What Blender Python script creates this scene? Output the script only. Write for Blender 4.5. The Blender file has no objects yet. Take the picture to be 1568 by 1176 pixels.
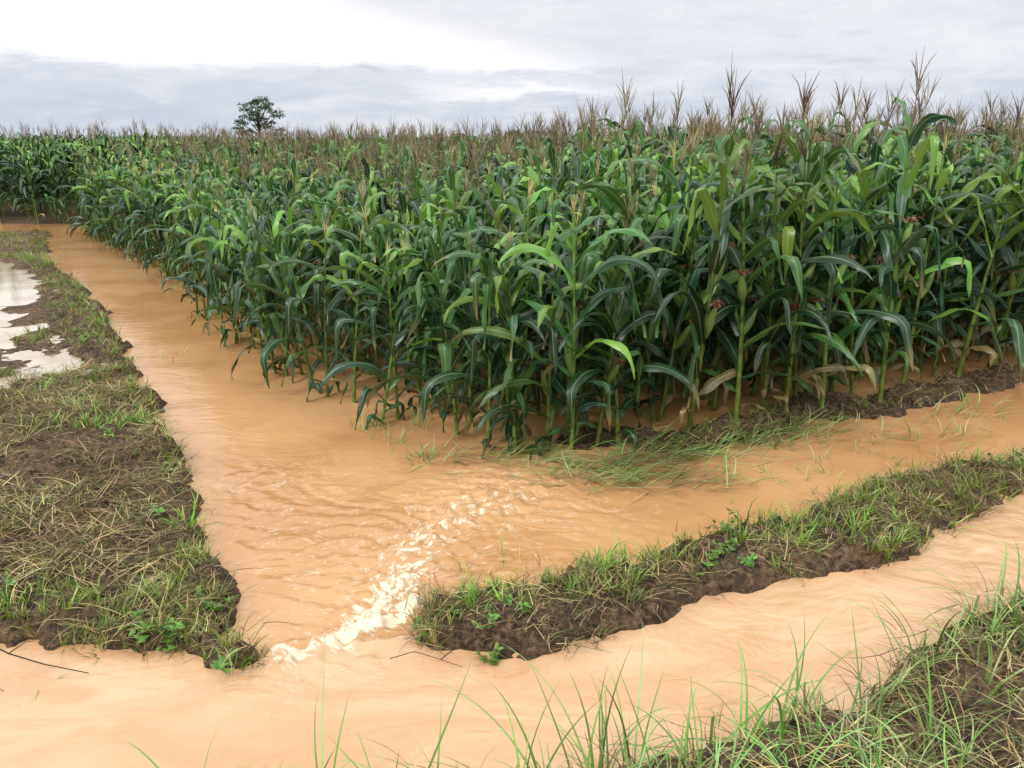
import bpy, math, random
import numpy as np
from mathutils import Vector
R=math.radians
random.seed(7); rng=np.random.default_rng(7)
scene=bpy.context.scene
scene.view_settings.view_transform='Standard'
scene.view_settings.look='None'
scene.view_settings.exposure=0

# ------------------------------------------------ noise helpers
_T=rng.random((256,256))*2-1
def vnoise(x,y):
    x=np.asarray(x,float);y=np.asarray(y,float)
    xi=np.floor(x).astype(int);yi=np.floor(y).astype(int)
    fx=x-xi;fy=y-yi
    fx=fx*fx*fx*(fx*(fx*6-15)+10);fy=fy*fy*fy*(fy*(fy*6-15)+10)
    a=_T[xi&255,yi&255];b=_T[(xi+1)&255,yi&255];c=_T[xi&255,(yi+1)&255];d=_T[(xi+1)&255,(yi+1)&255]
    return (a*(1-fx)+b*fx)*(1-fy)+(c*(1-fx)+d*fx)*fy
def fbm(x,y,o=4):
    s=0;a=1;t=0
    for i in range(o):
        s=s+a*vnoise(x*2**i+17.3*i,y*2**i-9.1*i);t+=a;a*=.5
    return s/t
def sm(t):
    t=np.clip(t,0,1);return t*t*(3-2*t)
def P(pts):
    a=np.array(sorted(pts));
    return lambda v:np.interp(v,a[:,0],a[:,1])

# ------------------------------------------------ plan of the place (metres)
XR=P([(3.2,-1.12),(3.42,-1.2),(3.6,-1.45),(3.95,-1.68),(4.73,-2.09),(5.95,-2.65),(8.25,-4.1),(12,-6.3),(17.4,-10.3),(22,-12.8),(60,-36)])
YB=P([(-60,14),(-20,6),(-6,3.95),(-2.78,3.5),(-2.09,3.4),(-1.63,3.32),(-1.28,3.33),(0,3.5)])
XL=P([(7.2,-4.9),(8.5,-4.8),(9.3,-5.25),(11,-6.5),(14.3,-8.6),(20,-13.0),(60,-40)])
DN=P([(-.7,3.5),(-.08,3.37),(.41,3.5),(.8,3.72),(1.23,4.0),(1.87,4.14),(2.26,4.3),(2.83,4.62),(3.32,5.0),(3.97,5.45),(9,8.0),(60,30.5)])
DF=P([(-.7,3.82),(-.094,4.02),(.27,4.2),(.92,4.42),(1.4,4.63),(1.96,4.97),(2.74,5.46),(3.62,5.85),(4.38,6.1),(9,8.7),(60,31.5)])
FB=P([(-60,-3),(-6,2.1),(-1.5,2.4),(.19,2.55),(.63,2.7),(1.11,2.9),(1.68,3.17),(2.43,3.7),(3.02,4.0),(6,5.5),(12,8.3),(60,28)])
MF=P([(.35,6.5),(.65,6.28),(1.43,6.17),(2.1,6.4),(2.9,6.95),(3.52,7.0),(4.98,7.85),(5.5,8.0),(12,11),(60,34)])
XE=P([(6.1,-.1),(6.4,-.6),(6.7,-.85),(7.2,-1.25),(7.9,-1.95),(9.5,-3.35),(12,-4.95),(15.2,-7.0),(19,-9.8),(24,-13.0),(40,-23),(200,-120)])
YR=P([(-1.2,6.75),(-.6,6.35),(0,6.25),(.66,6.3),(1.58,6.5),(2.65,7.0),(4.38,7.9),(6,8.65),(12,11.6),(60,34.5)])
SEP=P([(-60,10),(-8,4.4),(-2.8,3.75),(-1.28,3.5),(-.5,3.68),(.4,3.85),(.9,4.1),(1.3,4.3),(1.9,4.55),(2.6,4.95),(3.6,5.5),(4.4,5.9),(9,8.35),(60,31)])

def prof(d,h):
    return -.35+(h+.35)*sm((d+.28)/.42)
def gz(x,y,detail=True):
    x=np.asarray(x,float);y=np.asarray(y,float)
    w=.17*fbm(x*1.7+3,y*1.7)+.11*fbm(x*5,y*5+5,3)
    dl=np.minimum((XR(y)-x)*.85,y-YB(x))+w*.9
    dl=np.minimum(dl,22.6-y)
    h=prof(dl,.13)+.13*sm((dl-.15)/.7)+.05*fbm(x*1.2,y*1.2+3,3)*sm(dl/.5)
    h=h-.11*sm((y-6.5)/2)*sm(dl)
    dp=np.minimum(XL(y)-x,y-7.3)+w*1.5
    pud=.088+.075*fbm(x*1.6,y*1.0+40,4)
    h=np.where(dl>0,h*(1-sm(dp/.3))+pud*sm(dp/.3),h)
    dd=np.minimum(y-DN(x),DF(x)-y)*.9+w*.6
    dd=np.minimum(dd,(x+.62)*.8+w)
    h=np.maximum(h,prof(dd,.15+.06*fbm(x*2,y*2,2)))
    df=FB(x)-y+w*.6
    h=np.maximum(h,prof(df,.12)+np.clip(df-.1,0,2.2)*.28)
    dm=np.minimum(np.minimum(y-MF(x),MF(x)+.8-y),(x-.3))+w*1.2
    h=np.maximum(h,-.35+(.41+.09*fbm(x*1.3+5,y*1.3,3)+.03*sm((x-1.5)))*sm((dm+.28)/.55)+.04*fbm(x*3,y*3,2)*(dm>-.1))
    inf=np.minimum(x-XE(y),y-YR(x))
    h=np.maximum(h,-.35+(.28+.09*fbm(x*.9+7,y*.9,3))*sm((inf+.6)/1.0)+.06*sm((inf-14)/10))
    far=np.maximum(sm((y-24.6)/1.0)*sm((-x-9)/3), sm((np.hypot(x,y)-55)/15))
    h=np.maximum(h,-.35+.42*far)
    if detail:
        hi=sm((h+.03)/.08)*(1-.6*sm(dp/.3)*(dl>0))
        near=1-sm((np.hypot(x,y)-25)/15)
        cl=1-np.abs(fbm(x*8+2,y*8,3))*2.2
        h=h+hi*near*(.045*fbm(x*5,y*5+11,3)+.035*cl-.02+.035*fbm(x*20,y*20,2))
    return h

def coords(lo,hi,step,olo,ohi,g=1.06):
    c=list(np.arange(lo,hi,step));s=step;v=c[-1]
    while v<ohi: s*=g;v+=s;c.append(v)
    s=step;v=c[0];pre=[]
    while v>olo: s*=g;v-=s;pre.append(v)
    return np.array(pre[::-1]+c)
def grid_mesh(name,xs,ys,zf,attrs=None):
    X,Y=np.meshgrid(xs,ys)
    Z=zf(X,Y)
    n=X.size;nx=len(xs);ny=len(ys)
    me=bpy.data.meshes.new(name)
    me.vertices.add(n);me.vertices.foreach_set('co',np.stack([X,Y,Z],-1).astype(np.float32).ravel())
    i=np.arange(nx-1)[None,:]+np.arange(ny-1)[:,None]*nx
    q=np.stack([i,i+1,i+nx+1,i+nx],-1).reshape(-1,4)
    me.loops.add(q.size);me.loops.foreach_set('vertex_index',q.astype(np.int32).ravel())
    me.polygons.add(len(q));me.polygons.foreach_set('loop_start',(np.arange(len(q))*4).astype(np.int32))
    me.polygons.foreach_set('loop_total',np.full(len(q),4,np.int32))
    me.update(calc_edges=True);me.validate()
    me.polygons.foreach_set('use_smooth',np.ones(len(q),bool))
    if attrs:
        for k,f in attrs.items():
            a=me.attributes.new(k,'FLOAT','POINT');a.data.foreach_set('value',f(X,Y).astype(np.float32).ravel())
    ob=bpy.data.objects.new(name,me);scene.collection.objects.link(ob);return ob

# ------------------------------------------------ materials
def newmat(name):
    m=bpy.data.materials.new(name);m.use_nodes=True;nt=m.node_tree
    b=nt.nodes['Principled BSDF'];return m,nt,b
class N:
    def __init__(s,nt): s.nt=nt
    def n(s,t,ins=None,**kw):
        nd=s.nt.nodes.new(t)
        for k,v in kw.items(): setattr(nd,k,v)
        if ins:
            for k,v in ins.items():
                if isinstance(v,bpy.types.NodeSocket): s.nt.links.new(v,nd.inputs[k])
                else: nd.inputs[k].default_value=v
        return nd
    def noise(s,vec,scale,detail=4,rough=.55,dist=0):
        return s.n('ShaderNodeTexNoise',{'Vector':vec,'Scale':scale,'Detail':detail,'Roughness':rough,'Distortion':dist}).outputs['Fac']
    def mr(s,v,a,b,c=0.,d=1.,smooth=True):
        return s.n('ShaderNodeMapRange',{'Value':v,'From Min':a,'From Max':b,'To Min':c,'To Max':d},interpolation_type='SMOOTHSTEP' if smooth else 'LINEAR').outputs['Result']
    def mix(s,f,a,b,bt='MIX'):
        nd=s.nt.nodes.new('ShaderNodeMix');nd.data_type='RGBA';nd.blend_type=bt
        for k,v in ((0,f),(6,a),(7,b)):
            if isinstance(v,bpy.types.NodeSocket): s.nt.links.new(v,nd.inputs[k])
            else: nd.inputs[k].default_value=v if k==0 else (*v,1) if len(v)==3 else v
        return nd.outputs[2]
    def m(s,op,a,b=0.,c=0.):
        return s.n('ShaderNodeMath',{0:a,1:b,2:c},operation=op).outputs[0]
    def link(s,a,b): s.nt.links.new(a,b)

# ground
mg,nt,b=newmat('wet_soil');k=N(nt)
pos=k.n('ShaderNodeNewGeometry').outputs['Position']
z=k.n('ShaderNodeSeparateXYZ',{0:pos}).outputs[2]
n1=k.noise(pos,2.5,6);n2=k.noise(pos,24,6,.7);n3=k.noise(pos,110,3);n4=k.noise(pos,7,5,.65)
c=k.mix(k.mr(n1,.35,.65),(.09,.052,.026),(.20,.118,.06))
c=k.mix(k.m('MULTIPLY',k.mr(n2,.5,.64),.9),c,(.33,.22,.125))
c=k.mix(k.m('MULTIPLY',k.mr(n2,.49,.38),.9),c,(.018,.010,.006))
c=k.mix(k.m('MULTIPLY',k.mr(n4,.48,.36),.6),c,(.03,.018,.011))
wet=k.mr(z,.04,.12,1.,0.)
c=k.mix(k.m('MULTIPLY',wet,.35),c,(.05,.028,.015))
k.link(c,b.inputs['Base Color'])
k.link(k.mr(wet,0,1,.85,.45),b.inputs['Roughness'])
bm=k.n('ShaderNodeBump',{'Strength':1.,'Distance':.06,'Height':k.m('ADD',n2,k.m('MULTIPLY',n3,.35))})
k.link(bm.outputs[0],b.inputs['Normal'])

# muddy water
mw,nt,b=newmat('muddy_flood_water');k=N(nt)
pos=k.n('ShaderNodeNewGeometry').outputs['Position']
foamA=k.n('ShaderNodeAttribute',attribute_name='foam').outputs['Fac']
turb=k.n('ShaderNodeAttribute',attribute_name='turb').outputs['Fac']
near=k.n('ShaderNodeAttribute',attribute_name='ditch').outputs['Fac']
wp=k.n('ShaderNodeVectorMath',{0:pos,1:k.n('ShaderNodeVectorMath',{0:k.n('ShaderNodeTexNoise',{'Vector':pos,'Scale':.9,'Detail':2}).outputs['Color'],3:.9},operation='SCALE').outputs[0]},operation='ADD').outputs[0]
m1=k.n('ShaderNodeMapping',{'Vector':wp,'Rotation':(0,0,R(-40)),'Scale':(1,2.,1)}).outputs[0]
m2=k.n('ShaderNodeMapping',{'Vector':wp,'Rotation':(0,0,R(-18)),'Scale':(.8,2.8,1)}).outputs[0]
big=k.noise(wp,.8,4,.5,.4)
c=k.mix(k.mr(big,.3,.7),(.48,.245,.095),(.62,.35,.155))
cn=k.mix(k.mr(k.noise(m2,1.2,5,.6,1.0),.3,.7),(.55,.315,.155),(.66,.42,.235))
c=k.mix(near,c,cn)
fn=k.noise(wp,15,8,.7,.5)
fm=k.mr(k.m('ADD',k.m('MULTIPLY',foamA,.36),fn),.68,.82)
vn=k.n('ShaderNodeMapping',{'Vector':wp,'Rotation':(0,0,R(-50)),'Scale':(1,2.6,1)}).outputs[0]
ln=k.m('ABSOLUTE',k.m('SUBTRACT',k.noise(vn,3.2,6,.62,.6),.5))
ln=k.m('MULTIPLY',k.mr(ln,.0,.035,1.,0.),k.m('MULTIPLY',turb,k.mr(fn,.42,.6)))
fm=k.m('MAXIMUM',fm,k.m('MULTIPLY',ln,.75))
c=k.mix(k.m('MULTIPLY',fm,.9),c,(.93,.77,.57))
sp=k.noise(pos,38,2,.5);sc=k.m('MULTIPLY',k.mr(sp,.70,.75),k.mr(k.noise(pos,1.6,3),.5,.62))
c=k.mix(k.m('MULTIPLY',sc,.6),c,(.8,.62,.45))
k.link(c,b.inputs['Base Color'])
k.link(k.mr(fm,0,1,.10,.5),b.inputs['Roughness'])
b.inputs['IOR'].default_value=1.42
r1=k.noise(m1,3.0,3,.5,.5);r2=k.noise(m2,2.2,3,.5,.6);r3=k.noise(m1,14,2,.5)
rr=k.m('ADD',r1,k.m('MULTIPLY',r3,.14))
rr=k.m('ADD',rr,k.m('MULTIPLY',r2,.8))
rr=k.m('ADD',rr,k.m('MULTIPLY',fm,.3))
st=k.m('ADD',.11,k.m('MULTIPLY',k.m('MAXIMUM',turb,k.m('MULTIPLY',near,.5)),.34))
bm=k.n('ShaderNodeBump',{'Strength':st,'Distance':.05,'Height':rr})
k.link(bm.outputs[0],b.inputs['Normal'])

mp,nt,b=newmat('puddle_water');k=N(nt)
pos=k.n('ShaderNodeNewGeometry').outputs['Position']
c=k.mix(k.mr(k.noise(pos,1.5,3),.4,.6),(.45,.35,.25),(.55,.48,.39))
k.link(c,b.inputs['Base Color']);b.inputs['Roughness'].default_value=.04;b.inputs['IOR'].default_value=1.55
k.link(k.n('ShaderNodeBump',{'Strength':.08,'Distance':.01,'Height':k.noise(pos,12,3)}).outputs[0],b.inputs['Normal'])

def plant_mat(name,rough=.45,trans=.25,var=.35,rib=True,spec=.5,patch=0):
    m,nt,b=newmat(name);k=N(nt)
    col=k.n('ShaderNodeAttribute',attribute_name='col').outputs['Color']
    ri=k.n('ShaderNodeAttribute',attribute_name='rib').outputs['Fac']
    rnd=k.n('ShaderNodeObjectInfo').outputs['Random']
    pos=k.n('ShaderNodeNewGeometry').outputs['Position']
    c=col
    if var>0:
        c=k.n('ShaderNodeHueSaturation',{'Hue':k.mr(rnd,0,1,.485,.515,False),'Saturation':.97,'Value':k.mr(rnd,0,1,.88-var,.88+var,False),'Color':col}).outputs[0]
    if patch:
        pn=k.noise(pos,1.3,4,.6)
        c=k.n('ShaderNodeHueSaturation',{'Hue':k.mr(pn,.3,.7,.465,.515),'Value':k.mr(pn,.3,.7,.65,1.3),'Color':c}).outputs[0]
    if rib:
        c=k.mix(k.mr(ri,.86,.97,0.,.65),c,(.28,.40,.20))
    k.link(c,b.inputs['Base Color']);b.inputs['Roughness'].default_value=rough
    b.inputs['Specular IOR Level'].default_value=spec
    if trans>0:
        out=nt.nodes['Material Output']
        tr=k.n('ShaderNodeBsdfTranslucent',{'Color':k.n('ShaderNodeHueSaturation',{'Value':1.7,'Hue':.48,'Color':c}).outputs[0]})
        mx=k.n('ShaderNodeMixShader',{0:trans,1:b.outputs[0],2:tr.outputs[0]})
        k.link(mx.outputs[0],out.inputs[0])
    return m
m_corn=plant_mat('corn_foliage',.36,.2,.3,spec=.6)
m_cornfar=plant_mat('corn_foliage_far',.45,0,.3,False)
m_grass=plant_mat('grass_blades',.5,.15,.0,False,patch=1)
m_straw=plant_mat('dead_straw',.75,0,.0,False,.25,patch=1)
m_tree=plant_mat('tree_foliage',.6,0,.0,False,.3)

# ------------------------------------------------ mesh builder
class MB:
    def __init__(s): s.V=[];s.F=[];s.C=[];s.Rb=[]
    def v(s,p,c,r=0): s.V.append(tuple(p));s.C.append(c);s.Rb.append(r);return len(s.V)-1
    def tube(s,pts,rad,sides,col,cap=True):
        rings=[]
        for i,p in enumerate(pts):
            p=Vector(p);t=(Vector(pts[min(i+1,len(pts)-1)])-Vector(pts[max(i-1,0)]))
            if t.length<1e-6:t=Vector((0,0,1))
            t.normalize();a=t.cross(Vector((0.31,.95,.05)));a.normalize();bb=t.cross(a)
            cc=col[i] if isinstance(col,list) else col
            rings.append([s.v(p+(a*math.cos(2*math.pi*j/sides)+bb*math.sin(2*math.pi*j/sides))*rad[i],cc) for j in range(sides)])
        for i in range(len(rings)-1):
            for j in range(sides):
                s.F.append((rings[i][j],rings[i][(j+1)%sides],rings[i+1][(j+1)%sides],rings[i+1][j]))
        if cap: s.F.append(tuple(rings[-1]))
    def leaf(s,base,az,L,W,e0,e1,col,nseg=13,power=1.5,kink=None,azd=0,twist=0,wav=.01,across=2,rnd=random,tipcol=None):
        p=Vector(base);rows=[];ph=rnd.random()*6
        for i in range(nseg+1):
            t=i/nseg
            pit=e0+(e1-e0)*t**power
            if kink and t>kink[0]: pit=pit+(kink[1]-pit)*min(1,(t-kink[0])/.13)
            a=az+azd*t
            T=Vector((math.cos(a)*math.cos(pit),math.sin(a)*math.cos(pit),math.sin(pit)))
            S=Vector((-math.sin(a),math.cos(a),0));Nn=T.cross(S)*-1
            ro=twist*t;S2=S*math.cos(ro)+Nn*math.sin(ro);N2=Nn*math.cos(ro)-S*math.sin(ro)
            w=W*.5*(.55+.45*min(1,t/.22))*max(.0,1-t**2.4)**.9+.0006
            row=[]
            cc=col
            if tipcol: 
                f=max(0,(t-.75)/.25);cc=tuple(col[q]*(1-f)+tipcol[q]*f for q in range(3))
            for j in range(-across,across+1):
                u=j/across
                o=abs(u)
                up=.32*w*o + (wav*math.sin(t*17+ph+(2 if j>0 else 0))*o*o if across>1 else 0)
                row.append(s.v(p+S2*(u*w)+N2*up,cc,1-o))
            rows.append(row);p=p+T*(L/nseg)
        for i in range(nseg):
            for j in range(len(rows[0])-1):
                s.F.append((rows[i][j],rows[i][j+1],rows[i+1][j+1],rows[i+1][j]))
    def blade(s,base,az,L,W,e0,e1,col,nseg=5,azd=0,power=1.3):
        p=Vector(base);rows=[]
        for i in range(nseg+1):
            t=i/nseg;pit=e0+(e1-e0)*t**power;a=az+azd*t
            T=Vector((math.cos(a)*math.cos(pit),math.sin(a)*math.cos(pit),math.sin(pit)))
            S=Vector((-math.sin(a),math.cos(a),0))
            w=W*.5*(1-t**2)+.0003
            rows.append((s.v(p-S*w,col),s.v(p+S*w,col)));p=p+T*(L/nseg)
        for i in range(nseg): s.F.append((rows[i][0],rows[i][1],rows[i+1][1],rows[i+1][0]))
    def obj(s,name,mat,link=True,smooth=True):
        me=bpy.data.meshes.new(name);me.from_pydata(s.V,[],s.F);me.update()
        a=me.attributes.new('col','FLOAT_COLOR','POINT')
        C=np.ones((len(s.V),4),np.float32);C[:,:3]=np.array(s.C);a.data.foreach_set('color',C.ravel())
        r=me.attributes.new('rib','FLOAT','POINT');r.data.foreach_set('value',np.array(s.Rb,np.float32))
        if smooth: me.polygons.foreach_set('use_smooth',np.ones(len(me.polygons),bool))
        me.materials.append(mat)
        ob=bpy.data.objects.new(name,me)
        if link: scene.collection.objects.link(ob)
        return ob
def jit(c,v,rnd=random):
    f=1+rnd.uniform(-v,v);return (c[0]*f*(1+rnd.uniform(-.12,.12)),c[1]*f,c[2]*f*(1+rnd.uniform(-.15,.15)))

def scatter(name,objs,pts,rots,scl,idx,realize=False):
    col=bpy.data.collections.new(name+'_kinds')
    for i,o in enumerate(objs):
        o.name=name+'_kind_%02d'%i;col.objects.link(o)
    pts=np.asarray(pts,np.float32)
    me=bpy.data.meshes.new(name);me.vertices.add(len(pts));me.vertices.foreach_set('co',pts.ravel())
    a=me.attributes.new('rot','FLOAT_VECTOR','POINT');a.data.foreach_set('vector',np.asarray(rots,np.float32).ravel())
    a=me.attributes.new('scl','FLOAT_VECTOR','POINT');a.data.foreach_set('vector',np.asarray(scl,np.float32).ravel())
    a=me.attributes.new('idx','INT','POINT');a.data.foreach_set('value',np.asarray(idx,np.int32))
    ob=bpy.data.objects.new(name,me);scene.collection.objects.link(ob)
    g=bpy.data.node_groups.new(name+'_scatter','GeometryNodeTree')
    g.interface.new_socket('Geometry',in_out='INPUT',socket_type='NodeSocketGeometry')
    g.interface.new_socket('Geometry',in_out='OUTPUT',socket_type='NodeSocketGeometry')
    gi=g.nodes.new('NodeGroupInput');go=g.nodes.new('NodeGroupOutput')
    ci=g.nodes.new('GeometryNodeCollectionInfo');ci.inputs['Collection'].default_value=col
    ci.inputs['Separate Children'].default_value=True;ci.inputs['Reset Children'].default_value=True
    ip=g.nodes.new('GeometryNodeInstanceOnPoints');ip.inputs['Pick Instance'].default_value=True
    def na(nm,t):
        n=g.nodes.new('GeometryNodeInputNamedAttribute');n.data_type=t;n.inputs['Name'].default_value=nm;return n.outputs['Attribute']
    e=g.nodes.new('FunctionNodeEulerToRotation')
    L=g.links.new
    L(na('rot','FLOAT_VECTOR'),e.inputs[0]);L(e.outputs[0],ip.inputs['Rotation'])
    L(na('scl','FLOAT_VECTOR'),ip.inputs['Scale']);L(na('idx','INT'),ip.inputs['Instance Index'])
    L(gi.outputs[0],ip.inputs['Points']);L(ci.outputs[0],ip.inputs['Instance'])
    if realize:
        rl=g.nodes.new('GeometryNodeRealizeInstances');L(ip.outputs[0],rl.inputs[0]);L(rl.outputs[0],go.inputs[0])
    else: L(ip.outputs[0],go.inputs[0])
    md=ob.modifiers.new('scatter','NODES');md.node_group=g
    return ob

# ------------------------------------------------ ground + water
gx=coords(-6.5,6.5,.036,-1500,1500,1.05);gy=coords(2.2,9.5,.033,-300,2500,1.04)
ground=grid_mesh('ground',gx,gy,gz);ground.data.materials.append(mg)

FLOW=[(-1.12,3.45),(-.9,3.63),(-.8,3.85),(-.68,4.2),(-.6,4.7),(-.35,5.1),(0.0,5.5)]
def segdist(X,Y,pts):
    D=np.full(X.shape,1e9);Tt=np.zeros(X.shape)
    for i in range(len(pts)-1):
        ax,ay=pts[i];bx,by=pts[i+1];dx,dy=bx-ax,by-ay
        t=np.clip(((X-ax)*dx+(Y-ay)*dy)/(dx*dx+dy*dy),0,1)
        d=np.hypot(X-ax-t*dx,Y-ay-t*dy)
        u=d<D;D=np.where(u,d,D);Tt=np.where(u,(i+t)/(len(pts)-1),Tt)
    return D,Tt
def foam(X,Y):
    D,T=segdist(X,Y,FLOW)
    wd=.10+.28*T
    f=np.exp(-(D/wd)**2)*(1.0-.5*T)
    D2,T2=segdist(X,Y,[(-1.2,3.46),(-.95,3.56),(-.72,3.78),(-.55,3.95)])
    f=np.maximum(f,1.2*np.exp(-(D2/.065)**2))
    return f
def turb(X,Y):
    D,T=segdist(X,Y,FLOW)
    a=np.exp(-(D/(.35+.55*T))**2)
    D3,_=segdist(X,Y,[(-1.9,5.6),(-1.3,4.6),(-.8,4.0)])
    return np.maximum(a,.7*np.exp(-(D3/.55)**2))
def ditch(X,Y):
    return sm((SEP(X)-Y+.03)/.1)*(1-sm((np.abs(X)-30)/10))
def wz(X,Y):
    t=turb(X,Y);d=ditch(X,Y);f=foam(X,Y)
    z=.05*d
    a=-.6;U=X*math.cos(a)+Y*math.sin(a);Vv=-X*math.sin(a)+Y*math.cos(a)
    wv=fbm(X*1.1+9,Y*1.1,2)*1.3
    near=1-sm((np.hypot(X,Y)-12)/8)
    z=z+near*(.004*fbm(U*1.8+wv,Vv*3.6+wv,2)+.004*d*fbm(X*1.5+wv,Y*5+wv,3))
    rg=1-2*np.abs(fbm(U*2.6+wv,Vv*6+wv*2,3))
    z=z+near*t*(.020*rg+.010*fbm(U*7,Vv*14,2))
    z=z+f*(.055*(1-np.abs(fbm(X*9,Y*9,3))*2)+.045*fbm(X*22,Y*22,2))
    return z
wx=coords(-3.2,4.5,.022,-75,75,1.06);wy=coords(2.3,6.8,.02,-30,75,1.05)
water=grid_mesh('muddy_water',wx,wy,wz,{'foam':foam,'turb':turb,'ditch':ditch});water.data.materials.append(mw)
px=np.concatenate([np.arange(-40,-12,1.),np.arange(-12,-4.2,.1)]);py=np.arange(6.9,22.4,.15)
def pz(X,Y): return np.where((XL(Y)-X+.3>0),.100,-.45)
puddle=grid_mesh('puddle',px,py,pz);puddle.data.materials.append(mp)

# ------------------------------------------------ corn plants
TC=[(.20,.10,.08),(.27,.17,.10),(.16,.085,.07),(.36,.27,.15),(.26,.20,.11)]
def corn(seed,tassel=True,ear=False,top=1.0,lod=0):
    r=random.Random(seed);mb=MB()
    Hs=1.95*top
    lx,ly=r.uniform(-.08,.08),r.uniform(-.08,.08)
    def sp(h): q=h/Hs;return Vector((lx*q*q*1.5,ly*q*q*1.5,h))
    nn=14 if not lod else 3;pts=[];rad=[];cs=[]
    g0=(.26,.36,.06);g1=(.10,.23,.035)
    for i in range(nn*2+1):
        q=i/(nn*2);pts.append(sp(Hs*q-.05));rad.append((.0145*(1-q)**.6+.004)*(1.22 if i%2==0 and not lod else 1))
        c=tuple(g0[j]*(1-q)+g1[j]*q for j in range(3))
        if i%2==0 and not lod: c=tuple(v*.6 for v in c)
        cs.append(c)
    mb.tube(pts,rad,6 if not lod else 3,cs)
    phi=r.uniform(0,6.28);nl=15
    for i in range(nl):
        q=i/(nl-1);h=.16+(Hs-.20)*q**1.0
        az=phi+(i%2)*math.pi+r.uniform(-.7,.7)
        L=(.52+.46*math.sin(math.pi*min(1,q*1.02)**.9))*r.uniform(.8,1.2)
        if q>.8: L*=.85
        W=(.064+.044*math.sin(math.pi*q**.9))*r.uniform(.8,1.2)
        e0=R(44+24*q+r.uniform(-16,14));e1=R(-82+38*q**2+r.uniform(-25,20))
        kink=(r.uniform(.28,.62),R(r.uniform(-90,-62))) if r.random()<.55 else None
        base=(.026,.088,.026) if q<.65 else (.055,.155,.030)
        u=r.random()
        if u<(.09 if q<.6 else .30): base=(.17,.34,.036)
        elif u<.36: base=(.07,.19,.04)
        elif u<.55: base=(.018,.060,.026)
        col=jit(base,.28,r);tip=None
        if q<.14:
            if r.random()<.5: col=jit((.30,.24,.10),.3,r)
            L*=.8
        if r.random()<.25: tip=(.3,.22,.09)
        if not lod: mb.tube([sp(h-.1),sp(h-.03),sp(h+.01)],[.0175-.009*q,.019-.009*q,.0175-.008*q],6,jit((.18,.31,.055),.15,r),False)
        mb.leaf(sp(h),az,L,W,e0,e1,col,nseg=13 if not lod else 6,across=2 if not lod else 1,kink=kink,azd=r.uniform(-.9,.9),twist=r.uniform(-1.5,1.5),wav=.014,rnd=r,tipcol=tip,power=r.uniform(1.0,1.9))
    if ear:
        for kk in range(r.choice([1,2,2])):
            h=.72+.28*kk+r.uniform(-.08,.12);az=r.uniform(0,6.28)
            d=Vector((math.cos(az)*.42,math.sin(az)*.42,1)).normalized();p0=sp(h)+Vector((math.cos(az),math.sin(az),0))*.014
            ps=[p0+d*t*.27 for t in (0,.12,.3,.5,.7,.88,1)]
            mb.tube(ps,[.01,.024,.033,.034,.027,.017,.009],7,jit((.2,.33,.07),.15,r))
            mb.leaf(p0,az,.31,.055,R(75),R(60),jit((.14,.28,.06),.2,r),nseg=5,rnd=r)
            mb.leaf(p0,az+2,.29,.055,R(72),R(80),jit((.16,.3,.06),.2,r),nseg=5,rnd=r)
            tp=ps[-1];sc=r.choice([(.20,.06,.035),(.12,.04,.025),(.26,.11,.05)])
            for _ in range(34):
                a2=r.uniform(0,6.28);mb.blade(tp+Vector((r.gauss(0,.008),r.gauss(0,.008),-.01)),a2,r.uniform(.06,.13),.011,R(80),R(-80),jit(sc,.35,r),4,power=.8)
    tp=sp(Hs-.05)
    if tassel:
        L=r.uniform(.34,.52);cb=r.choice(TC)
        ld=Vector((r.uniform(-.15,.15),r.uniform(-.15,.15),1))
        th=1.1
        mb.tube([tp,tp+ld*.2,tp+ld*L,tp+ld*(L+.14)],[.004,.004*th,.0035*th,.001],3,[(.12,.18,.05),jit(cb,.2,r),jit(cb,.2,r),jit(cb,.2,r)])
        for _ in range(r.randint(7,12) if not lod else 6):
            hh=r.uniform(.18,L*.85);a2=r.uniform(0,6.28);bl=r.uniform(.14,.26);sprd=r.uniform(.15,.5)
            p=tp+ld*hh;path=[p];ns_=3
            for s_ in range(ns_):
                ss=sprd+s_*r.uniform(.0,.22);p=p+Vector((math.cos(a2)*math.sin(ss),math.sin(a2)*math.sin(ss),math.cos(ss)))*bl/ns_;path.append(p)
            mb.tube(path,[.002,.0034*th,.003*th,.001],3,jit(cb,.3,r),False)
    elif r.random()<.6:
        for _ in range(10):
            mb.blade(tp,r.uniform(0,6.28),r.uniform(.14,.28),.009,R(86),R(r.uniform(10,70)),jit((.5,.42,.17),.25,r),4)
    return mb.obj('corn_plant',m_cornfar if lod else m_corn,link=False)
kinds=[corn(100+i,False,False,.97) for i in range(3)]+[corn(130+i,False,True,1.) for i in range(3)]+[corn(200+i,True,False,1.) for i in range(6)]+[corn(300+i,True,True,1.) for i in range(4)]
kinds+=[corn(500+i,i<5,False,1.,1) for i in range(7)]   # 16..22 distant plants
pts=[];rots=[];scl=[];idx=[]
e2=np.array([-.60,.80]);e1=np.array([.80,.60]);C0=np.array([.2,6.45])
def hs(x,y):
    dist=math.hypot(x,y)
    edge=max(0,min(x-float(XE(y)),(y-float(YR(x)))))
    s=1.02+.27*min(1,max(0,(x+.1)/2.8))
    s=min(1.29,s+.17*min(1,edge/6))
    if dist>22: s=max(s,1.18) if x>-9 or y>25 else s
    if y>25: s=1.22
    return s
rr=random.Random(5)
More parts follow.
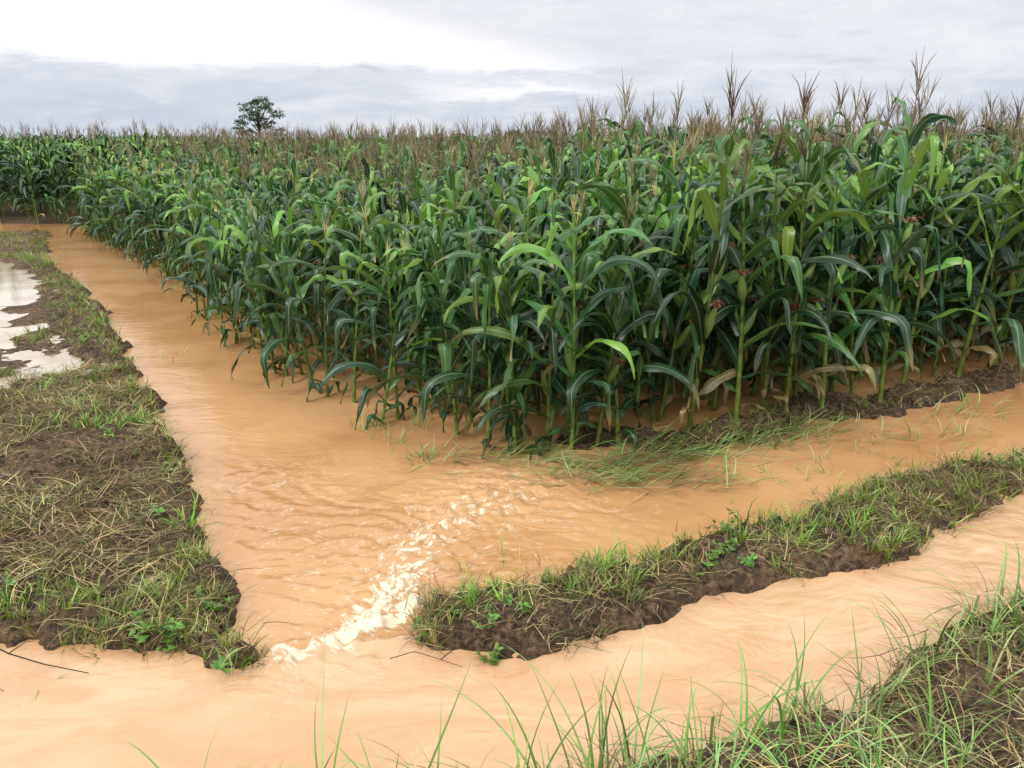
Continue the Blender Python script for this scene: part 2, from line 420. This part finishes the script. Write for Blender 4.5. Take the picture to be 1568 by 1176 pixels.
def put(x,y,s,kd=None,leanmax=.07):
    d=math.hypot(x,y)
    z=max(float(gz(x,y,False)),-.12) if d<60 else .02
    front=(min(x-float(XE(y)),y-float(YR(x)))<1.3)
    if kd is None:
        if d>24: kd=rr.randint(16,22)
        elif x<1.2 and front: kd=rr.choice([0,1,2,0,4,2,3,4,5,3,12])
        elif front: kd=rr.choice([3,4,5,12,13,8,9,12,13,14,15,14,13])
        else: kd=rr.choice([3,6,7,8,9,10,11,12,0,10,15,1,4])
    if front: leanmax*=1.7
    pts.append((x,y,z-.01));rots.append((rr.gauss(0,leanmax*.7),rr.gauss(0,leanmax*.7),rr.uniform(0,6.28)))
    w=s*rr.uniform(.85,1.06);scl.append((w,w,s*rr.uniform(.84,1.08)));idx.append(kd)
for a in np.arange(-60,60,.73):
    for t in np.arange(-60,75,.225):
        x=C0[0]+e1[0]*a+e2[0]*t+rr.gauss(0,.07);y=C0[1]+e1[1]*a+e2[1]*t+rr.gauss(0,.07)
        if y<6.0 or y>70: continue
        if abs(x)>y*.8+4: continue
        j=rr.uniform(-.22,.22)
        ok=(x>XE(y)+j and y>YR(x)+j) or (y>25.3+j and x<-12)
        if not ok: continue
        d=math.hypot(x,y)
        if d>30 and rr.random()>.36: continue
        if d>50 and rr.random()>.55: continue
        if d<32 and rr.random()<.10: continue
        put(x,y,hs(x,y))
for (x,y,s,kd) in [(-1.95,7.85,1.0,0),(-.22,6.42,1.0,1),(-.05,6.62,1.04,4),(-.5,6.75,1.02,2),(.3,6.3,1.03,5),(.52,6.38,1.0,3),(.75,6.45,1.06,12),(-2.6,8.6,1.04,1),(-1.1,7.15,1.0,0),(2.05,6.75,1.2,14),(2.6,7.05,1.22,13)]:
    put(x,y,s,kd,.05)
for _ in range(3000):
    y=rr.uniform(70,170);x=rr.uniform(-1,1)*(y*.8+4)
    put(x,y,1.22*rr.uniform(.97,1.05),leanmax=.1)
corn_field=scatter('corn_field',kinds,pts,rots,scl,idx)

# ------------------------------------------------ grass, straw, weeds
def tuft(seed,n,L0,L1,W,cols,e=(50,88)):
    r=random.Random(seed);mb=MB()
    for _ in range(n):
        a=r.uniform(0,6.28);d=r.uniform(0,.03)
        mb.blade((math.cos(a)*d,math.sin(a)*d,-.01),a+r.uniform(-.8,.8),r.uniform(L0,L1),W*r.uniform(.7,1.3),R(r.uniform(*e)),R(r.uniform(-50,50)),jit(r.choice(cols),.35,r),3,azd=r.uniform(-.6,.6))
    return mb.obj('grass_tuft',m_grass,False,False)
G=[(.14,.29,.035),(.21,.38,.05),(.08,.19,.03),(.30,.40,.08)];DRY=[(.38,.29,.12),(.50,.41,.20),(.22,.16,.075)]
tufts=[tuft(i,11,.05,.13,.007,G+DRY[:1]) for i in range(4)]+[tuft(10+i,10,.08,.20,.008,G+DRY[:1]) for i in range(3)]+[tuft(20+i,10,.05,.15,.005,DRY+G[2:3],(15,70)) for i in range(2)]
def straw(seed,n=13):
    r=random.Random(seed);mb=MB();main=r.uniform(0,6.28)
    for _ in range(n):
        a=main+r.gauss(0,.9);c=jit(r.choice(DRY+[(.10,.07,.035),(.05,.033,.018),(.14,.17,.05)]),.35,r)
        mb.blade((r.uniform(-.10,.10),r.uniform(-.10,.10),r.uniform(0,.03)),a,r.uniform(.08,.30),r.uniform(.002,.006),R(r.uniform(0,32)),R(r.uniform(-35,5)),c,3,azd=r.uniform(-.9,.9))
    return mb.obj('straw',m_straw,False,False)
straws=[straw(50+i) for i in range(8)]
def weed(seed):
    r=random.Random(seed);mb=MB()
    for s_ in range(r.randint(3,6)):
        a=r.uniform(0,6.28);L=r.uniform(.04,.12);e=r.uniform(.5,1.3)
        d=Vector((math.cos(a)*math.cos(e),math.sin(a)*math.cos(e),math.sin(e)))
        mb.tube([Vector((0,0,0)),d*L],[.0015,.001],3,(.1,.15,.04))
        for q in range(r.randint(4,7)):
            p=d*L*r.uniform(.3,1);mb.leaf(p,r.uniform(0,6.28),r.uniform(.02,.045),r.uniform(.014,.026),R(r.uniform(5,50)),R(-20),jit((.12,.28,.04),.45,r),nseg=4,across=1,wav=0,rnd=r)
    return mb.obj('weed',m_grass,False)
weeds=[weed(70+i) for i in range(5)]

def sample(n,x0,x1,y0,y1,mask):
    x=rng.uniform(x0,x1,n);y=rng.uniform(y0,y1,n);k_=mask(x,y);return x[k_],y[k_]
def lbank(x,y):
    return np.minimum(np.minimum((XR(y)-x)*.85,y-YB(x)),22.4-y)
def dbank(x,y):
    return np.minimum(np.minimum(y-DN(x),DF(x)-y),x+.6)
def fbank(x,y): return FB(x)-y
def build(name,kinds,lst,tilt=.25,realize=True,zmin=0.):
    X=np.concatenate([l[0] for l in lst]);Y=np.concatenate([l[1] for l in lst]);S=np.concatenate([l[2] for l in lst]);I=np.concatenate([l[3] for l in lst])
    Z=gz(X,Y);kk=(Z>zmin)&~((Z<.095)&(X<XL(Y))&(Y>7.3))
    X,Y,Z,S,I=X[kk],Y[kk],Z[kk],S[kk],I[kk]
    n=len(X);rot=np.stack([rng.normal(0,tilt,n),rng.normal(0,tilt,n),rng.uniform(0,6.28,n)],-1)
    return scatter(name,kinds,np.stack([X,Y,Z],-1),rot,np.stack([S,S,S],-1),I,realize)
def dens(x,y,s,lo,hi,off=0):
    return rng.random(len(x))<sm((fbm(x*s+off,y*s-off,3)-lo)/(hi-lo))
L=[]
def add(n,x0,x1,y0,y1,mask,smin,smax,ids):
    x,y=sample(n,x0,x1,y0,y1,mask);m=len(x);L.append((x,y,rng.uniform(smin,smax,m),rng.choice(ids,m)))
add(14000,-6,-1,3.2,8.5,lambda x,y:(lbank(x,y)>.0)&dens(x,y,1.6,-.10,.3),.45,1.15,[0,1,2,3,4,5,8])
add(10000,-14,-3.3,6.2,22.5,lambda x,y:(lbank(x,y)>0)&((x>XL(y)-.1)|dens(x,y,1.1,.05,.4,9))&dens(x,y,1.,-.7,.0),.7,1.3,[0,1,2,3,4,5,6,0])
add(1900,-6,-1,3.2,14,lambda x,y:(np.abs(lbank(x,y)-.07)<.13)&dens(x,y,2.,-.4,.1),.8,1.5,[4,5,6])
add(11000,-.7,9,3.3,9,lambda x,y:(dbank(x,y)>-.02)&(((DF(x)-y)<.28)&dens(x,y,3,-.6,-.1,8)|dens(x,y,2.,-.15,.25,4)|(x>1.6)&dens(x,y,2.,-.6,.0,4)),.5,1.3,[0,1,2,3,4,5,6,7,8])
add(3000,-3,6,.5,5.5,lambda x,y:(fbank(x,y)>.0)&(y>1.6)&dens(x,y,2,-.2,.35,2),.6,1.3,[0,1,2,3,4,5,6,7,8])
add(1500,.3,9,6.1,9.5,lambda x,y:(y-MF(x)>-.05)&(y-MF(x)<.6)&dens(x,y,2,-.2,.4,6),.5,1.1,[0,1,2,4])
build('bank_grass',tufts,L)
L=[]
add(4400,-6,-1,3.2,8.5,lambda x,y:(lbank(x,y)>.08)&dens(x,y,1.4,-.35,.25,33),.5,1.2,range(8))
add(900,-14,-3.5,8,22.5,lambda x,y:(lbank(x,y)>0)&(x>XL(y)-.1),.8,1.4,range(8))
add(7500,-.6,9,3.4,9,lambda x,y:(dbank(x,y)>.02)&dens(x,y,1.4,-.6,-.1,13),.4,1.0,range(8))
add(3000,-3,6,1.5,5.5,lambda x,y:(fbank(x,y)>.05),.6,1.3,range(8))
add(2200,.3,9,6.1,9.5,lambda x,y:(y-MF(x)>-.05)&(y-MF(x)<.9),.4,1.0,range(8))
build('dry_straw',straws,L,.15)
L=[]
add(1000,-6,-1,3.3,14,lambda x,y:(lbank(x,y)>.0)&dens(x,y,1.3,.1,.5,20),.5,1.0,range(5))
add(1500,-.6,7,3.4,8,lambda x,y:(dbank(x,y)>.0)&dens(x,y,1.5,.0,.4,30),.6,1.3,range(5))
add(26,-2.0,-1.1,3.3,4.1,lambda x,y:(lbank(x,y)>-.03)&(lbank(x,y)<.2),.9,1.4,range(5))
build('weed_plants',weeds,L)

# long grass
def longt(seed,n,L0,L1,e=(50,88),en=(-60,35),wd=(.006,.012)):
    r=random.Random(seed);mb=MB()
    for _ in range(n):
        a=r.uniform(0,6.28);d=r.uniform(0,.04)
        mb.blade((math.cos(a)*d,math.sin(a)*d,-.02),a+r.uniform(-.8,.8),r.uniform(L0,L1),r.uniform(*wd),R(r.uniform(*e)),R(r.uniform(*en)),jit(r.choice([(.18,.37,.07),(.26,.43,.12),(.12,.27,.045),(.31,.44,.18)]),.3,r),9,azd=r.uniform(-.7,.7))
    return mb.obj('long_grass_kind',m_grass,False,False)
longs=[longt(80+i,6,.2,.45) for i in range(4)]+[longt(90+i,3,.3,.55) for i in range(3)]+[longt(96+i,2,.5,.85,(62,86),(-30,50),(.009,.014)) for i in range(5)]
L=[]
add(560,.2,6,1.9,5.5,lambda x,y:(fbank(x,y)>.02)&(rng.random(len(x))<sm((x-.1)/1.6)*.9+.03),.6,1.1,[0,1,2,3])
add(130,.2,3.5,1.9,4.5,lambda x,y:(fbank(x,y)>.0)&(fbank(x,y)<.35),.8,1.2,[4,5,6])
add(110,.1,3.0,2.4,4.2,lambda x,y:(fbank(x,y)>-.02)&(fbank(x,y)<.3),.6,1.0,[7,8,9,10,11])
add(50,-1.2,1.2,2.1,2.6,lambda x,y:(fbank(x,y)>.0),.6,1.,[4,5,6])
add(50,-.9,.6,2.3,2.6,lambda x,y:(fbank(x,y)>.0),.6,.95,[7,8,9,10,11])
long_grass=build('long_grass',longs,L,.12)

def wgrass(name,spots):
    P_=[];Rr=[];S_=[];I_=[]
    for (x,y,n,sp_,s) in spots:
        for _ in range(n):
            P_.append((x+random.gauss(0,sp_),y+random.gauss(0,sp_*.7),-.01));Rr.append((random.gauss(0,.3),random.gauss(0,.3),random.uniform(0,6.28)));q=s*random.uniform(.7,1.2);S_.append((q,q,q));I_.append(random.randrange(7))
    ks=[longt(400+i,4,.12,.32) for i in range(7)]
    return scatter(name,ks,P_,Rr,S_,I_,True)
wgrass('water_grass',[(-.72,6.15,10,.07,1.0),(-1.1,6.6,5,.08,.9),(-1.35,6.95,6,.12,1.2),(.1,5.9,5,.15,.6),(.45,5.75,6,.15,.6),(1.9,5.75,8,.2,.8),(2.3,5.9,7,.2,.8),(3.0,6.3,8,.25,.9),(3.9,6.8,8,.3,.9),(-.35,4.35,3,.08,.9),(-.6,3.9,4,.1,.8),(-.9,7.0,5,.15,.9),(2.6,6.6,6,.2,.9),(-2.3,5.0,4,.1,.6),(1.35,5.2,3,.15,.6),(1.7,4.9,5,.15,.8),(-4.3,9.5,5,.2,.8),(4.6,7.2,8,.3,.9),(-2.35,3.15,3,.1,.7),(.0,4.5,2,.1,.8),(-.8,3.45,3,.08,.6)])

def mat_grass():
    mb=MB();r=random.Random(3)
    for (cx,cy,sx,sy,n,a0) in [(1.0,5.95,.27,.11,200,.1),(1.5,6.15,.3,.08,150,.25),(1.0,5.66,.32,.10,120,.0),(2.1,6.5,.3,.11,200,.4),(2.6,6.75,.25,.1,120,.5),(3.0,6.9,.3,.1,50,.4),(1.5,5.65,.35,.07,50,.1),(3.7,6.6,.4,.1,30,.5),(-.3,6.1,.25,.1,30,.2),(4.6,7.3,.4,.12,30,.4),(.3,6.15,.25,.1,60,.2)]:
        for _ in range(n):
            a=a0+r.gauss(0,.55)+(math.pi if r.random()<.3 else 0)
            mb.blade((cx+r.gauss(0,sx)-.15,cy+r.gauss(0,sy),r.uniform(.01,.06)),a,r.uniform(.2,.5),r.uniform(.005,.011),R(r.uniform(2,38)),R(r.uniform(-35,-4)),jit(r.choice([(.14,.30,.06),(.26,.43,.13),(.36,.47,.2),(.08,.18,.035),(.38,.31,.15)]),.35,r),8,azd=r.uniform(-.9,.9))
    return mb.obj('flattened_grass',m_grass,True,False)
mat_grass()

def twig(pts_,s=1):
    mb=MB();mb.tube([Vector(p) for p in pts_],[s*.005*(1-.7*i/len(pts_)) for i in range(len(pts_))],5,(.035,.022,.015))
    p=Vector(pts_[2]);mb.tube([p,p+Vector((.08,.03,.05)),p+Vector((.15,.05,.04))],[.003,.002,.001],4,(.035,.022,.015))
    return mb.obj('twig',m_straw)
twig([(-2.95,3.6,.22),(-2.75,3.45,.15),(-2.55,3.38,.11),(-2.35,3.33,.085),(-2.1,3.28,.07)])
twig([(-3.2,4.1,.3),(-3.0,4.38,.36),(-2.85,4.6,.40),(-2.75,4.85,.46)],.6)
twig([(-.62,3.38,.08),(-.5,3.41,.1),(-.36,3.36,.09),(-.25,3.34,.06)],.5)

# ------------------------------------------------ trees
def tree(name,loc,H,Wd,seed,clumps=25,nl=140,ls=.34):
    r=random.Random(seed);mb=MB();trunkc=(.05,.04,.03)
    mb.tube([Vector((0,0,-.2)),Vector((.1,0,H*.25)),Vector((.0,.1,H*.5)),Vector((.1,0,H*.75))],[H*.035,H*.028,H*.02,H*.008],8,trunkc)
    for i in range(clumps):
        q=(i+.5)/clumps;a=i*2.4+r.uniform(-.4,.4)
        zz=H*(.36+.56*q);rad=Wd*.5*(1 if q<.65 else 1-.55*(q-.65)/.35)*r.uniform(.35,.92)
        c=Vector((math.cos(a)*rad,math.sin(a)*rad,zz))
        s0=Vector((.05,0,H*(.2+.4*q)))
        mb.tube([s0,(s0+c)*.5+Vector((0,0,-.1)),c],[H*.012,H*.007,H*.003],4,trunkc)
        cr=r.uniform(.11,.19)*Wd;sh=r.uniform(.7,1.35)
        for _ in range(nl):
            d=Vector((r.gauss(0,1),r.gauss(0,1),r.gauss(0,.6)));d=d.normalized()*cr*r.random()**.4;d.z*=.45
            p=c+d;u=Vector((r.gauss(0,1),r.gauss(0,1),r.gauss(0,.5))).normalized();w=u.cross(Vector((r.gauss(0,1),r.gauss(0,1),r.gauss(0,1)))).normalized()
            s=ls*r.uniform(.6,1.2);cc=jit((.05*sh,.10*sh,.035*sh),.3,r)
            mb.F.append((mb.v(p-u*s*.5,cc),mb.v(p+w*s*.25,cc),mb.v(p+u*s*.5,cc),mb.v(p-w*s*.25,cc)))
    ob=mb.obj(name,m_tree,True,False);ob.location=loc;return ob
tree('tree',(-36.9,120,0),8.7,7.2,11)
def treeline():
    mb=MB();r=random.Random(44)
    spots=[(-9.4,3.4,3),(0.6,4.2,3.2),(6.5,3.7,3),(-85,3.2,7),(-13,3.1,4),(3,3.4,6),(82,4.9,6),(88,5.2,6),(94,4.8,6),(76,4.3,5),(70,3.9,5),(22,3.2,5)]
    for (x,h,w) in spots:
        y=150+r.uniform(-10,10)
        mb.tube([Vector((x,y,0)),Vector((x,y,h*.7))],[.2,.08],5,(.05,.04,.03))
        for c in range(9):
            cx=x+r.gauss(0,w*.3);cz=h*r.uniform(.45,.85)
            for _ in range(90):
                p=Vector((cx+r.gauss(0,w*.13),y+r.gauss(0,1),cz+r.gauss(0,h*.09)))
                u=Vector((r.gauss(0,1),r.gauss(0,1),r.gauss(0,1))).normalized();v_=u.orthogonal().normalized();s=.35
                cc=jit((.05,.085,.05),.3,r)
                mb.F.append((mb.v(p-u*s,cc),mb.v(p+v_*s*.5,cc),mb.v(p+u*s,cc),mb.v(p-v_*s*.5,cc)))
    mb.obj('distant_tree_line',m_tree,True,False)
treeline()

# ------------------------------------------------ sky + light
SE,SA=R(52),R(215)
w=bpy.data.worlds.new('World');scene.world=w;w.use_nodes=True;nt=w.node_tree;k=N(nt)
bg=nt.nodes['Background']
sky=k.n('ShaderNodeTexSky',sky_type='NISHITA',sun_disc=False,sun_elevation=SE,sun_rotation=SA)
ns=k.n('ShaderNodeVectorMath',{0:sky.outputs[0],3:.1},operation='SCALE').outputs[0]
D=k.n('ShaderNodeTexCoord').outputs['Generated']
sx=k.n('ShaderNodeSeparateXYZ',{0:D});dx,dz=sx.outputs[0],sx.outputs[2]
mm=k.n('ShaderNodeMapping',{'Vector':D,'Scale':(2.2,2.2,14)}).outputs[0]
na=k.noise(mm,1.6,7,.6,.4);nb=k.noise(mm,.8,5,.55,.2);nc=k.noise(k.n('ShaderNodeMapping',{'Vector':D,'Scale':(4,4,18)}).outputs[0],1.7,8,.64,.4)
zn=k.m('ADD',dz,k.m('MULTIPLY',k.m('SUBTRACT',na,.5),.06))
zn=k.m('ADD',zn,k.m('MULTIPLY',k.m('SUBTRACT',nc,.5),.06))
base=k.mix(k.mr(zn,-.01,.05),(.66,.73,.84),(.57,.63,.75))
base=k.mix(k.mr(zn,.05,.12),base,(.79,.80,.86))
base=k.mix(k.m('MULTIPLY',k.mr(nb,.42,.62),.5),base,(.91,.92,.96))
base=k.mix(k.m('MULTIPLY',k.mr(nc,.45,.66),.5),base,(.96,.97,1.))
base=k.mix(k.m('MULTIPLY',k.mr(nc,.47,.3),.5),base,(.58,.60,.68))
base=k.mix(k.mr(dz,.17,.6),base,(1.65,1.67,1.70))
lo=k.mr(zn,.068,.088)
U=k.m('ADD',.095,k.m('MULTIPLY',dx,-.25))
up=k.mr(k.m('SUBTRACT',zn,U),-.015,.035,1.,0.)
br=k.m('MULTIPLY',lo,up)
base=k.mix(k.m('MULTIPLY',br,.97),base,(1.12,1.12,1.14))
s1=k.m('MULTIPLY',k.mr(zn,.046,.058),k.mr(zn,.060,.074,1.,0.))
s1=k.m('MULTIPLY',s1,k.m('MULTIPLY',k.mr(dx,-.16,-.03),k.mr(dx,.04,.16,1.,0.)))
base=k.mix(k.m('MULTIPLY',s1,.9),base,(1.05,1.05,1.08))
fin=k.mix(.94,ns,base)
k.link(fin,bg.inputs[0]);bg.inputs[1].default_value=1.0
sun=bpy.data.lights.new('sun','SUN');sun.energy=1.5;sun.angle=R(12);sun.color=(1,.96,.90)
so=bpy.data.objects.new('sun',sun);scene.collection.objects.link(so)
d=Vector((math.sin(SA)*math.cos(SE),math.cos(SA)*math.cos(SE),math.sin(SE)))
so.rotation_euler=d.to_track_quat('Z','Y').to_euler()

cam=bpy.data.cameras.new('camera');cam.lens=27.55;cam.sensor_width=36;cam.clip_end=5000;cam.clip_start=.05
co=bpy.data.objects.new('camera',cam);scene.collection.objects.link(co);co.location=(0,0,2.6);co.rotation_euler=(R(72.6),0,0)
scene.camera=co
